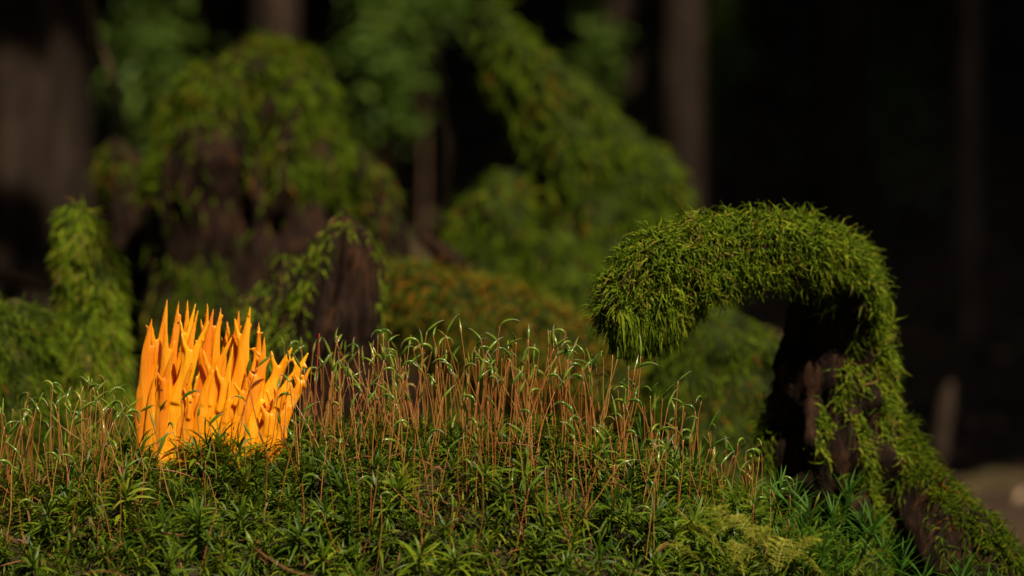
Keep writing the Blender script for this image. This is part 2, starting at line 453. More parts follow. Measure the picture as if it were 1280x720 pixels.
# star-moss shoots told apart in the front of the carpet
def shoot_proto(k, nleaf, L, W, H, curl, mat, wave=0.25):
    r0 = np.array([[0., 0, 0]]); u0 = np.array([[0., 0, 1.]])
    V, Q = shoot_arrays(r0, u0, H, nleaf, L, W, curl, 4, wave)
    me = mesh_np('leaf_rosette', V, Q, mat)
    sv, sq = strands(np.array([[0., 0, -0.004]]), u0, H + 0.004, 0.00045, 0.0, 4, 5, 0.02, 0.0)
    ms = mesh_np('stem', sv, sq, mat)
    return me, ms
def place_shoot(name, protos, p, up, scale, label, cat, group):
    me, ms = random.choice(protos)
    r = empty(name, p)
    r.rotation_mode = 'QUATERNION'
    r.rotation_quaternion = Vector((0, 0, 1)).rotation_difference(Vector(up).normalized()) @ Euler((0, 0, random.uniform(0, 6.28))).to_quaternion()
    r.scale = (scale,) * 3
    a = obj('leaf_rosette', me, r); a['kind'] = 'stuff'
    obj('stem', ms, r)
    tag(r, label, cat, group)
    return r
SP = [shoot_proto(k, 30, 0.0096, 0.00108, 0.0155, 1.0, M['star_shoot']) for k in range(8)]
for (x, y, z, py) in single:
    n = mound_n(x, y)
    q = project((x, y, z)); sc_ = random.uniform(0.85, 1.3)
    where = 'left of the orange fungus' if q[0] < 172 else ('below the orange fungus' if q[0] < 390 else ('below the broken stump' if q[0] < 520 else ('below the mossy log' if q[0] < 720 else 'below the arching root')))
    where = where.replace('left of the orange fungus', 'below the mossy stub')
    place_shoot('moss_shoot', SP, (x, y, z), n * 0.5 + Vector((random.gauss(0, .2), random.gauss(-.15, .2), 0.6)), sc_,
                ('large' if sc_ > 1.08 else 'small') + ' leafy star moss shoot ' + ('near the crest ' if q[1] < 620 else 'low on the mound ') + where, 'moss', 'star moss shoots ' + where)

# taller spiky haircap shoots at the low right end of the mound
HP = [shoot_proto(k, 34, 0.0115, 0.00085, 0.019, 0.35, M['haircap'], 0.05) for k in range(5)]
hair = [(1012, 640), (1035, 655), (1050, 632), (1068, 668), (1082, 650), (1020, 690), (1046, 705), (1098, 700), (1120, 716), (985, 640), (965, 618), (1004, 668), (1072, 716), (1150, 735), (1185, 735), (1200, 728), (1215, 738), (1240, 748)]
for hx, hy in hair:
    d = random.uniform(1.20, 1.27)
    p = P(hx, hy, d); p.z -= 0.012
    place_shoot('haircap_shoot', HP, (p.x, p.y, p.z - 0.004), (random.gauss(0.1, .12), random.gauss(-.05, .12), 1), random.uniform(0.9, 1.2),
                'spiky dark green haircap moss shoot at the sloping end of the mound', 'moss', 'haircap moss shoots at the sloping end of the mound')

# yellow-green feather moss fronds
def frond_mesh():
    n = 17
    t = np.linspace(0, 1, n)
    C = np.stack([0.030 * t, 0.0015 * np.sin(t * 4), 0.010 * np.sin(t * 2.2)], -1)
    sv, sq = strands(C[:1] * 0, np.array([[1., 0, 0.55]]), 0.032, 0.0006, 0.7, 10, 4, 0.03, 0)
    ps, ds, Ls = [], [], []
    for i in range(2, n):
        for s in (-1, 1):
            ps.append(C[i]); ds.append((0.55, s, 0.15 + random.gauss(0, .15))); Ls.append(0.011 * math.sin(0.35 + 2.6 * (1 - t[i]) ** 0.8 * 0.95) * random.uniform(.75, 1.1))
    bp, bd, bl = np.array(ps), np.array(ds), np.maximum(np.array(Ls), 0.002)
    bv, bq = strands(bp, bd, bl, 0.00042, 0.35, 6, 3, 0.08, 0.4)
    # tiny leaves along the branchlets
    k = 7
    lb, ld = [], []
    for p, d, L in zip(bp, nrm(bd), bl):
        for j in range(k):
            u = (j + .5) / k
            lb.append(p + d * L * u - np.array([0, 0, 0.45 * L * u * u * .5])); s = 1 if j % 2 else -1
            ld.append(d * 0.8 + np.array([s * .4, -s * .4 * d[0], 0.12]))
    lv, lq = blades(np.array(lb), np.array(ld), np.full(len(lb), 0.0013), np.full(len(lb), 0.0006), np.full(len(lb), 0.3), 2, 0.1)
    return mesh_np('stem', sv, sq, M['feather']), mesh_np('branchlets', *joinq([(bv, bq), (lv, lq)]), M['feather'])
FM = [frond_mesh() for _ in range(3)]
fr = [(890, 668, 40), (915, 704, 70), (945, 672, 130), (970, 712, 80), (880, 700, 160), (905, 690, 150), (935, 695, 60), (960, 685, 100), (985, 700, 30), (1030, 716, 175), (1065, 716, 20), (905, 660, 95), (930, 718, 110), (950, 715, 20)]
for i, (fx, fy, az) in enumerate(fr):
    d = 1.195 + random.uniform(-.01, .012)
    p = P(fx, fy + 4, d)
    zt = mound_z(p.x, p.y) + 0.006
    p.z = max(p.z, zt + 0.005)
    st, br = random.choice(FM)
    r = empty('feather_moss_frond', p)
    r.rotation_euler = (random.uniform(-.3, .6), random.uniform(-.7, -.1), math.radians(az)); r.scale = (random.uniform(.45, .62),) * 3
    obj('stem', st, r); b = obj('branchlets', br, r); b['kind'] = 'stuff'
    tag(r, 'yellow green feathery moss frond on the front of the mound', 'moss', 'feathery moss fronds on the mound')

# ------------------------------------------------------------------ orange coral fungus
FD = 1.318
def branch_mesh(segments, seed):
    """segments: list of polylines [(px, py, halfwidth_px, depth_mm)], fused into one skin"""
    vs_, fs_, o_ = [], [], 0
    u = PX(FD)
    for seg in segments:
        path = []
        for (x, y, hw, dm) in seg:
            q = P(x, y, FD)
            path.append((q.x, q.y + dm * 0.001, q.z, hw * u, max(hw * u * 0.46, min(hw * u, 0.0006))))
        V, F, tt, C = loft(path, 8 * len(seg), 16, 0.10, 110, 0.13, seed)
        F = orient_out(V, F, C)
        vs_.append(V); fs_.append([f + o_ for f in F]); o_ += len(V)
    V = np.vstack(vs_)
    me = mesh_np('branch_raw', V, [np.vstack([f[0] for f in fs_]), np.vstack([f[1] for f in fs_])], M['fungus'])
    t = bpy.data.objects.new('tmp', me); col.objects.link(t)
    rm = t.modifiers.new('r', 'REMESH'); rm.mode = 'VOXEL'; rm.voxel_size = 0.00054; rm.use_smooth_shade = True
    sm = t.modifiers.new('s', 'SMOOTH'); sm.factor = 0.5; sm.iterations = 3
    dg = bpy.context.evaluated_depsgraph_get()
    out = bpy.data.meshes.new_from_object(t.evaluated_get(dg), depsgraph=dg)
    out.materials.clear(); out.materials.append(M['fungus'])
    out.polygons.foreach_set('use_smooth', np.ones(len(out.polygons), bool))
    bpy.data.objects.remove(t); bpy.data.meshes.remove(me)
    out.name = 'branch'
    return out
# each branch: base(x, y), tip(x, y), half width px, depth mm, sideways bow px, forks [(where, dx, dy)]
BR = [
 # back row, tall
 (196, 560, 222, 377, 7, 7, 2, [(0.66, 9, -40)]), (208, 562, 232, 376, 7, 10, 3, []), (224, 562, 242, 380, 7, 8, -4, [(0.70, -7, -30)]),
 (238, 562, 256, 380, 7, 10, 3, [(0.72, -6, -28), (0.8, 7, -16)]), (252, 562, 274, 385, 7, 6, 3, [(0.76, -9, -22), (0.86, 5, -10)]),
 (252, 562, 283, 403, 6, 10, 4, [(0.8, -5, -16)]), (264, 562, 296, 389, 8, 7, 5, [(0.70, -9, -34), (0.82, 6, -16)]), (288, 562, 323, 403, 7, 6, 9, [(0.78, -11, -4), (0.88, -2, -12)]),
 # middle row
 (184, 562, 190, 397, 8, -1, -6, [(0.60, 9, -30)]), (192, 562, 209, 374, 9, 1, -5, [(0.58, -8, -44)]), (214, 562, 247, 387, 7, 3, -3, [(0.74, 6, -22)]),
 (232, 562, 265, 386, 8, 3, 3, [(0.72, 10, -26), (0.6, -10, -30)]), (270, 562, 312, 383, 9, 1, 7, [(0.70, -10, -34), (0.82, 7, -14)]),
 (294, 562, 331, 420, 8, -2, 6, [(0.74, 9, -12), (0.80, -8, -14), (0.6, -12, -20)]),
 (204, 562, 262, 400, 9, -5, -7, [(0.58, -2, -46), (0.70, -10, -30), (0.84, 7, -6)]),
 (198, 562, 208, 400, 8, -5, 3, [(0.62, 10, -34)]),
 (246, 564, 290, 420, 8, -3, -5, [(0.62, -12, -34), (0.78, 6, -16)]),
 # front row, shorter, forked
 (186, 566, 200, 452, 5, -5, -3, []), (198, 566, 220, 432, 6, -6, -4, [(0.66, -8, -16)]), (214, 566, 250, 422, 6, -5, -6, [(0.66, 10, -20)]),
 (230, 566, 252, 462, 5, -7, -3, [(0.66, -9, -16)]), (242, 566, 274, 440, 6, -6, -4, [(0.7, 8, -16)]), (258, 566, 292, 428, 6, -5, 3, [(0.6, -10, -26)]),
 (272, 566, 290, 472, 5, -7, 3, [(0.66, 9, -12)]), (284, 566, 312, 452, 6, -5, 4, [(0.66, -10, -16)]), (298, 568, 332, 476, 6, -5, 3, [(0.7, 9, -8)]), (306, 568, 338, 500, 5, -6, 3, []),
 # leaning side bunch
 (308, 562, 366, 434, 10, 1, -7, [(0.82, 11, -16), (0.74, -6, -26), (0.86, 14, -6)]), (320, 562, 385, 441, 9, 4, -6, [(0.82, -6, -20), (0.76, 14, -2), (0.88, 9, 4)]),
 (330, 562, 389, 459, 8, 0, -5, [(0.78, -7, -18), (0.84, 4, 8)]), (322, 566, 366, 478, 8, -6, -4, [(0.66, -10, -22), (0.72, 9, -18), (0.84, 8, -4)]),
 (338, 564, 370, 502, 8, -3, -4, [(0.66, -9, -14), (0.7, 6, -16)]), (318, 568, 350, 488, 8, -9, 4, [(0.6, -10, -18)]),
]
fun = empty('coral_fungus', P(275, 575, FD))
finv = Matrix.Translation(-fun.location)
for i, (bx, by, tx, ty, hw, dm, bow, forks) in enumerate(BR):
    rr = random.Random(900 + i); w1, w2 = rr.uniform(-2, 2), rr.uniform(-1.2, 1.2)
    by += 16
    def at(t):
        return (bx + (tx - bx) * t + bow * math.sin(math.pi * t) + w1 * math.sin(t * 6.28) + w2 * math.sin(t * 14), by + (ty - by) * t)
    def width(t): return hw * float(np.interp(t, [0, .25, .45, .62, .78, .91, 1.0], [1.9, 1.75, 1.45, 1.05, .68, .40, .13]))
    segs = [[(*at(t), width(t), dm * (0.55 + 0.45 * t) + w2 * math.sin(t * 5)) for t in (0, .15, .3, .45, .55, .66, .76, .86, .94, 1.0)]]
    if rr.random() < .3: forks = forks + [(.90, rr.choice([-1, 1]) * rr.uniform(4, 7), -rr.uniform(3, 12))]
    for (ft, dx, dy) in forks:
        x0, y0 = at(ft - 0.16); x1, y1 = at(ft)
        if ft < .8: dx *= 1.15; dy *= 1.3
        fw = width(ft) * 0.66; dd = rr.uniform(-1.6, 1.0)
        segs.append([(x0, y0, fw, dm), (x1 + dx * .30, y1 + dy * .2, fw * .95, dm + dd * .5), (x1 + dx * .72, y1 + dy * .62, fw * .62, dm + dd), (x1 + dx * .92, y1 + dy * .88, fw * .42, dm + dd), (x1 + dx, y1 + dy, .7, dm + dd)])
    b = obj('branch', branch_mesh(segs, i), fun); b.matrix_parent_inverse = finv
base_segs = [[(x, 580, 14, 0), (x + 1, 545, 13, 0), (x + 3, 515, 10, 1), (x + 5, 492, 4, 1)] for x in range(194, 346, 16)]
b = obj('base', branch_mesh(base_segs, 77), fun); b.matrix_parent_inverse = finv
tag(fun, 'bright orange coral fungus with antler-like pointed branches growing from the moss', 'fungus')

# ------------------------------------------------------------------ sporophytes (stalk with nodding capsule)
def sporo_proto(k):
    r = random.Random(100 + k)
    # stalk of unit height 30 mm
    H = 0.030
    lean = Vector((r.gauss(0, .16), r.gauss(0, .12), 1)).normalized()
    bow = Vector((r.gauss(0, .0012), r.gauss(0, .0010), 0))
    pts_ = []
    for i in range(9):
        t = i / 8
        p = lean * H * t + bow * math.sin(math.pi * t) + Vector((r.gauss(0, .00012), r.gauss(0, .00012), 0))
        pts_.append((p.x, p.y, p.z, 0.00021 - 0.00005 * t, 0.00021 - 0.00005 * t))
    V, F, _, C = loft(pts_, 18, 6); F = orient_out(V, F, C)
    stalk = mesh_np('stalk', V, F, M['stalk'])
    # capsule
    az = r.choice([r.uniform(-0.5, 0.5), r.uniform(-0.5, 0.5), r.uniform(2.6, 3.7), r.uniform(0, 6.28)])
    out = Vector((math.cos(az), math.sin(az), 0))
    e0 = math.radians(r.uniform(45, 88)); e1 = math.radians(r.choice([r.uniform(-80, -30), r.uniform(-30, 5), r.uniform(20, 65), r.uniform(40, 85)]))
    Lc = r.uniform(0.0042, 0.0066)
    p = Vector(pts_[-1][:3]) - lean * 0.0002; cp = []
    prof = [.30, .55, .85, 1.0, 1.0, .92, .72, .50]
    R0 = r.uniform(.00042, .00062)
    for i in range(8):
        cp.append((p.x, p.y, p.z, R0 * prof[i], R0 * prof[i]))
        e = e0 + (e1 - e0) * (i / 7) ** 0.8
        dv = out * math.cos(e) + Vector((0, 0, 1)) * math.sin(e)
        if i < 7: p = p + dv * (Lc / 7)
    V, F, _, C = loft(cp, 20, 8); F = orient_out(V, F, C)
    cap = mesh_np('capsule', V, F, M['capsule'])
    bp_ = []
    Lb = r.uniform(0.0014, 0.0028)
    for i in range(5):
        t = i / 4
        bp_.append((p.x, p.y, p.z, R0 * (.5 - .38 * t), R0 * (.5 - .38 * t)))
        e = e1 - 0.5 * t
        p = p + (out * math.cos(e) + Vector((0, 0, 1)) * math.sin(e)) * (Lb / 4)
    V, F, _, C = loft(bp_, 8, 6); F = orient_out(V, F, C)
    beak = mesh_np('beak', V, F, M['beak'])
    pose = 'drooping' if e1 < math.radians(-30) else ('level' if e1 < math.radians(10) else 'raised')
    return stalk, cap, beak, pose
PR = [sporo_proto(k) for k in range(26)]
# crest density of stalks along the mound
dens = np.array([(0, .8), (60, 1.0), (150, 1.1), (200, .55), (330, .5), (390, 1.3), (480, 1.35), (600, 1.5), (760, 1.4), (830, .9), (900, .55), (980, .4), (1030, .1), (1060, 0)], float)
tried = placed = 0
spots = []
while placed < 292 and tried < 20000:
    tried += 1
    px = random.uniform(-15, 1060)
    if random.random() > np.interp(px, dens[:, 0], dens[:, 1]) / 1.5: continue
    y = random.choice([random.gauss(1.285, .03), random.gauss(1.30, .045), random.uniform(1.19, 1.30)])
    x = (px - 640) / FPX * y
    if y < 1.17 or y > 1.42: continue
    if 172 < px < 390 and FD - 0.018 < y < FD + 0.02: continue
    if any((x - a)**2 + (y - b)**2 < 0.003**2 for a, b in spots): continue
    z = mound_z(x, y)
    if project((x, y, z + .01))[1] > 715: continue
    spots.append((x, y)); placed += 1
    tall = np.interp(px, [0, 200, 450, 620, 780, 900, 1000], [1.05, 1.0, 1.1, 1.22, 1.12, .95, .8])
    frontness = np.interp(y, [1.19, 1.26, 1.32], [0.80, 0.97, 1.05])
    s = tall * frontness * random.uniform(0.82, 1.22) * 1.22
    r = empty('moss_sporophyte', (x, y, z + 0.003))
    st, ca, be, pose = random.choice(PR)
    r.rotation_euler = (random.gauss(0, .09), random.gauss(0, .13), random.gauss(0, .5) + random.choice([0, 0, 0, 3.14]))
    if random.random() < 0.12: r.rotation_euler.y += random.choice([-1, 1]) * random.uniform(.35, .65)
    r.scale = (1, 1, 1)
    so = obj('stalk', st, r); so.scale = (s ** .3, s ** .3, s)
    tip = Vector((0, 0, 0))
    tz = max(v.co.z for v in st.vertices)
    tv = np.zeros(len(st.vertices) * 3); st.vertices.foreach_get('co', tv); tv = tv.reshape(-1, 3); top = tv[tv[:, 2].argmax()]
    cs = random.uniform(0.9, 1.3)
    if random.random() < 0.93:
        c = obj('capsule', ca, r); c.scale = (cs,) * 3
        c.location = (top[0] * (s**.3 - cs), top[1] * (s**.3 - cs), top[2] * (s - cs))
        b = obj('beak', be, c)
    tilt = abs(r.rotation_euler.y) > .33
    head = ('with a %s green capsule' % pose) if any(c_.name.startswith('capsule') for c_ in r.children) else 'without a capsule'
    size = 'tall ' if s > 1.5 else ('short ' if s < 1.1 else '')
    look = ('slanting ' if tilt else size) + 'orange moss stalk ' + head
    if px < 172: g = ('on the moss before the mossy stub', 'stalks on the moss before the mossy stub')
    elif px < 390 and y < FD: g = ('in front of the orange fungus', 'stalks in front of the fungus')
    elif px < 390: g = ('behind the orange fungus', 'stalks behind the fungus')
    elif px < 520: g = ('before the broken stump', 'stalks before the broken stump')
    elif px < 720: g = ('before the mossy log', 'stalks before the mossy log')
    else: g = ('before the arching mossy root', 'stalks before the arching root')
    tag(r, look + ' ' + g[0], 'moss stalk', g[1])
def stalk_mass(n):
    parts = {'stalk': [], 'capsule': []}
    k = 0
    while k < n:
        px = random.uniform(-15, 960)
        if random.random() > np.interp(px, dens[:, 0], dens[:, 1]) / 1.5: continue
        y = random.uniform(1.26, 1.40)
        if 172 < px < 390 and y < FD + .02: continue
        x = (px - 640) / FPX * y; z = mound_z(x, y)
        st, ca, be, pose = random.choice(PR)
        sc = random.uniform(1.0, 1.55) * np.interp(px, [0, 450, 620, 900], [.95, 1.05, 1.12, .85])
        R = np.array(Euler((random.gauss(0, .09), random.gauss(0, .13), random.uniform(0, 6.28))).to_matrix())
        top = None
        for key, mes in (('stalk', [st]), ('capsule', [ca, be])):
            for me in mes:
                v = np.zeros(len(me.vertices) * 3); me.vertices.foreach_get('co', v); v = v.reshape(-1, 3)
                if key == 'stalk': top = v[v[:, 2].argmax()].copy(); v = v * [1, 1, sc]
                else: v = v + [0, 0, top[2] * (sc - 1)]
                f = [tuple(p.vertices) for p in me.polygons if len(p.vertices) == 4]
                parts[key].append((v @ R.T + [x, y, z + .003], np.array(f)))
        k += 1
    r = obj('moss_stalks', mesh_np('moss_stalks', *joinq(parts['stalk']), M['stalk']))
    c = obj('capsules', mesh_np('capsules', *joinq(parts['capsule']), M['capsule']), r); c['kind'] = 'stuff'
    tag(r, 'dense band of further orange moss stalks along the back of the mound', 'moss stalks', kind='stuff')
stalk_mass(230)
# one dark red stalk between fungus and stump
def thin_tube(name, pts_, mat, parent=None, rings=24, sides=8, rough=0.0, freq=40, seed=0):
    V, F, _, C = loft(pts_, rings, sides, rough, freq, 0, seed); F = orient_out(V, F, C)
    return obj(name, mesh_np(name, V, F, mat), parent)
def pxpath(rows, d):
    out = []
    for row in rows:
        x, y, r = row[:3]; dd = row[3] if len(row) > 3 else d
        q = P(x, y, dd); out.append((q.x, q.y, q.z, r * PX(dd), r * PX(dd) * (row[4] if len(row) > 4 else 1)))
    return out
tag(thin_tube('red_stalk', pxpath([(392, 560, .9), (394, 500, .8), (397, 450, .8), (398, 428, .7), (399, 421, 1.3), (399, 417, .6)], 1.27), M['red_stalk']),
    'thin dark red capless stalk between the orange fungus and broken stump', 'moss stalk')
# fallen needles and bits on the moss
lit = [([(318, 684, .6), (335, 697, 1.5), (360, 712, 1.7), (392, 722, 1.3)], 1.16, 'curved reddish dry needle lying on the dark front of the moss'),
       ([(820, 690, .6), (826, 686, 2.6), (832, 681, 2.4), (836, 677, .6)], 1.175, 'small orange husk lying in the moss beside the feathery fronds'),
       ([(893, 634, .6), (902, 638, 2.2), (910, 645, 1.6), (916, 645, .5)], 1.20, 'pale tan husk resting on the leafy moss'),
       ([(-8, 662, 1.2), (10, 670, 1.3), (24, 680, .9)], 1.17, 'short reddish twig end poking over the dark mossy corner'),
       ([(105, 716, .8), (125, 714, 1.2), (145, 716, 1.2), (160, 722, .8)], 1.15, 'reddish dry needle on the moss below the fungus'),
       ([(540, 590, .5), (546, 584, 3.0), (552, 588, 2.2), (556, 594, .5)], 1.225, 'tiny orange dead leaf scrap caught among the stalks')]
for rows, d, lab in lit:
    rows = [(x_, y_, r_ * .62) for x_, y_, r_ in rows]
    tag(thin_tube('fallen_needle', pxpath(rows, d), M['twig_red'], None, 16, 6), lab, 'litter')

rn = random.Random(31)
for k in range(30):
    px_ = rn.uniform(20, 980); y_ = rn.uniform(1.19, 1.29); x_ = (px_ - 640) / FPX * y_
    z_ = mound_z(x_, y_) + rn.uniform(.011, .017); a_ = rn.uniform(0, 3.14); l_ = rn.uniform(.006, .012); t_ = rn.gauss(0, .3)
    pts_ = [(x_ + math.cos(a_) * l_ * u, y_ + math.sin(a_) * l_ * u * .6, z_ + t_ * l_ * u + .0006 * math.cos(u * 3), r_, r_) for u, r_ in ((-1, .0001), (-.5, .00035), (.2, .00038), (1, .00015))]
    where = 'mossy stub' if px_ < 172 else ('orange fungus' if px_ < 390 else ('broken stump' if px_ < 520 else ('mossy log' if px_ < 720 else 'arching root')))
    tag(thin_tube('fallen_needle', pts_, M['twig_red'], None, 10, 5), 'dry brown spruce needle caught in the moss below the ' + where, 'litter', 'needles caught in the moss below the ' + where)
# ------------------------------------------------------------------ mossy stumps
def stump(name, label, woods, moss_mat, d0, seed, cat='stump', wood_mat_=None):
    """woods: list of dicts(name, rows, d, rough, ridges, moss count, mask, strand length, radius)"""
    base = P(*woods[0]['rows'][-1][:2], d0); base.z = max(floor_z(base.x, base.y), -0.02)
    r = empty(name, base)
    inv = Matrix.Translation(-base)
    for k, wd in enumerate(woods):
        path = pxpath(wd['rows'], wd.get('d', d0))
        V, F, tt, C = loft(path, wd.get('rings', 60), wd.get('sides', 48), wd.get('rough', .25), wd.get('freq', 22), wd.get('ridges', 0), seed + k, wd.get('jag', 0))
        F = orient_out(V, F, C)
        b = obj(wd['name'], mesh_np(wd['name'], V, F, M['mossy_wood'] if wd.get('film') else M['rotten']), r); b.matrix_parent_inverse = inv
        n = wd.get('moss', 0)
        if n:
            p, nn = sample(V, F[0], n, wd.get('mask'))
            down = np.array([0, 0, -1.0]); tan = down - nn * (nn @ down)[:, None]
            d = nn * wd.get('lift', .75) + tan * wd.get('hang', .9) + rng.normal(size=p.shape) * wd.get('mess', .38)
            tf = wd.get('tuft', .5)
            d = d + np.array([mnoise.noise_vector(Vector(q) * wd.get('tuftscale', 150)) for q in p]) * tf
            L = wd.get('len', .011) * (0.55 + 0.8 * rng.random(n)); rad = wd.get('rad', .00045) * (.75 + .5 * rng.random(n))
            lump = np.array([mnoise.noise(Vector(q) * wd.get('lump', 60)) for q in p])
            p = p + nn * (lump * 0.45 * wd.get('len', .011))[:, None]
            SV, SQ = strands(p, d, L, rad, wd.get('grav', 1.3), wd.get('segs', 5), wd.get('nsides', 2 if d0 > 1.5 else 3), wd.get('wob', .6), .3)
            m = obj('moss_cover', mesh_np('moss_cover', SV, SQ, M[moss_mat] if not wd.get('mat') else M[wd['mat']]), r)
            m['kind'] = 'stuff'; m.matrix_parent_inverse = inv
    tag(r, label, cat)
    return r

AD = 1.43
def hood_mask(c, n):
    x = c[:, 0] / c[:, 1] * FPX + 640
    leg = np.clip((x - 955) / 15, 0, 1) * np.clip((P(0, 335, AD).z - c[:, 2]) / 0.012, 0, 1)
    hood = np.clip(n[:, 2] * 2.2 + 1.05 - 1.1 * (x > 900) * (n[:, 2] < -.2) + 1.3 * (x < 860), 0.0, 1)
    side = np.clip(n[:, 0] * 4.0 - 2.2, 0.0, 1)
    return hood * (1 - leg) + side * leg
def root_mask(c, n): return np.clip(n[:, 2] * 1.8 + n[:, 0] * 1.2 - 0.75, 0.0, 1)
stump('arching_mossy_root', 'arching dead root stump under a thick hood of hanging green moss', [
    dict(name='trunk', rows=[(757, 392, 6, AD - .09), (768, 382, 24, AD - .085), (805, 358, 44, AD - .075), (865, 330, 47, AD - .06), (935, 314, 42, AD - .045), (1005, 318, 42, AD - .02), (1050, 354, 48, AD + .01), (1042, 420, 62, AD + .03), (1036, 500, 70, AD + .03), (1050, 590, 84, AD + .03), (1085, 760, 95, AD + .03), (1085, 1100, 115, AD + .03)],
         rings=130, sides=72, rough=.34, freq=52, ridges=.24, moss=34000, mask=hood_mask, len=.0105, rad=.00046, lift=.58, hang=.85, mess=.42, grav=1.7, segs=5, wob=1.25, lump=90, tuft=.75),
    dict(name='hood_fringe', film=1, rows=[(764, 396, 8, AD - .09), (790, 394, 16, AD - .085), (825, 388, 18, AD - .078), (850, 372, 14, AD - .068), (880, 352, 6, AD - .06)], rings=30, sides=24, rough=.3, freq=60, moss=3600, mask=lambda c, n: np.clip(.8 - n[:, 2], 0, 1), len=.0125, rad=.00042, lift=.25, hang=1.0, mess=.3, grav=2.5, segs=4, wob=.35, lump=90),
    dict(name='buttress_root', rows=[(1092, 490, 10, AD + .04), (1108, 555, 26, AD + .03), (1145, 632, 46, AD + .01), (1205, 705, 52, AD - .02), (1300, 790, 50, AD - .03), (1420, 900, 45, AD - .03)],
         rings=60, sides=40, rough=.22, freq=38, ridges=.15, moss=9000, mat='dark_moss', mask=root_mask, len=.010, rad=.00045, hang=.7, lift=.7, lump=70)],  # shade on this root is put into its darker moss colour
    'hood_moss', AD, 11)
# dim mossy stump seen under the arch
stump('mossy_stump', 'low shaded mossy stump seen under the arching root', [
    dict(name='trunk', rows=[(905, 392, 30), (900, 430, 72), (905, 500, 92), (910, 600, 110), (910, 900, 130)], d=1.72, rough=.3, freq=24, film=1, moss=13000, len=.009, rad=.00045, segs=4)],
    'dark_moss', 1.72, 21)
# broken pointed stump in the middle
MD = 1.62
MID_ROWS = [(430, 268, 5, MD), (430, 280, 17, MD), (431, 302, 32, MD), (424, 345, 48, MD), (412, 400, 60, MD), (404, 470, 70, MD), (402, 560, 78, MD), (400, 900, 110, MD)]
def across(c, rows):
    """how far across a stump a spot lies: -1 one edge, +1 the other"""
    y = c[:, 1] * CR + (c[:, 2] - CAM.z) * SR
    px = 640 + c[:, 0] / y * FPX; py = 360 - (c[:, 1] * -SR + (c[:, 2] - CAM.z) * CR) / y * FPX
    ry = [r[1] for r in rows]
    return (px - np.interp(py, ry, [r[0] for r in rows])) / np.interp(py, ry, [r[2] for r in rows]), px, py
def mid_mask(c, n):
    u, px, py = across(c, MID_ROWS)
    rim = np.clip((296 - py) / 10, 0, 1) * (u < .7)
    ragged = np.array([mnoise.noise(Vector(q) * 55) for q in c]) * .5
    return np.clip(np.clip((-.42 - u + ragged) * 4, 0, 1) + rim + np.clip((u - .93) * 6, 0, 1), 0, 1)
stump('broken_stump', 'jagged pointed dark rotten stump with moss down one edge', [
    dict(name='trunk', rows=MID_ROWS, rings=120, sides=120, rough=.16, freq=36, ridges=.42, jag=.01, moss=9000, mask=mid_mask, len=.0075, rad=.00042, segs=4, mat='hood_moss'),
    dict(name='shoulder', rows=[(354, 318, 6, MD + .02), (358, 345, 24, MD + .02), (350, 400, 38, MD + .02), (345, 480, 50, MD + .02), (345, 900, 80, MD + .02)], rings=50, sides=40,
         rough=.3, freq=30, ridges=.2, moss=7000, len=.008, rad=.00042, segs=4, mat='hood_moss', mask=lambda c, n: np.clip(.5 - n[:, 0] + n[:, 2], 0, 1))],
    'dark_moss', MD, 31)
# mossy log behind stump, with rusty tufts
stump('mossy_log', 'low mossy log with rusty tufts sloping down behind the broken stump', [
    dict(name='trunk', rows=[(440, 330, 20, 1.86), (490, 368, 46, 1.86), (560, 395, 55, 1.84), (630, 425, 60, 1.82), (720, 470, 66, 1.80), (820, 540, 80, 1.78), (900, 640, 90, 1.78)],
         rings=60, sides=40, rough=.35, freq=18, moss=17000, film=1, len=.010, rad=.00052, segs=4, mat='rust_moss', hang=.5),
    dict(name='knot', rows=[(590, 352, 14, 1.9), (600, 372, 34, 1.9), (630, 405, 50, 1.9), (690, 450, 60, 1.9), (760, 540, 70, 1.9)], rings=40, sides=32, rough=.35, freq=18, moss=9000, film=1, len=.010, rad=.00052, segs=4)],
    'dark_moss', 1.86, 41, 'log')
# left stub and the cushion beside it
stump('mossy_stub', 'upright finger-like mossy stub draped in hanging moss', [
    dict(name='trunk', rows=[(86, 256, 3), (89, 268, 17), (99, 300, 28), (112, 350, 36), (114, 410, 39), (116, 480, 42), (118, 700, 52)], d=1.63, rough=.22, freq=34, film=1, moss=16000, len=.0095, rad=.00045, segs=4, lift=.5, hang=1.0, grav=1.6, mat='hood_moss')],
    'dark_moss', 1.63, 51)
stump('moss_cushion', 'rounded dark moss cushion below the brown twig', [
    dict(name='root_wood', rows=[(20, 378, 20), (18, 398, 42), (10, 445, 58), (5, 520, 66), (0, 800, 90)], d=1.58, rough=.3, freq=28, film=1, moss=12000, len=.009, rad=.00045, segs=4)],
    'dark_moss', 1.58, 61, 'moss')
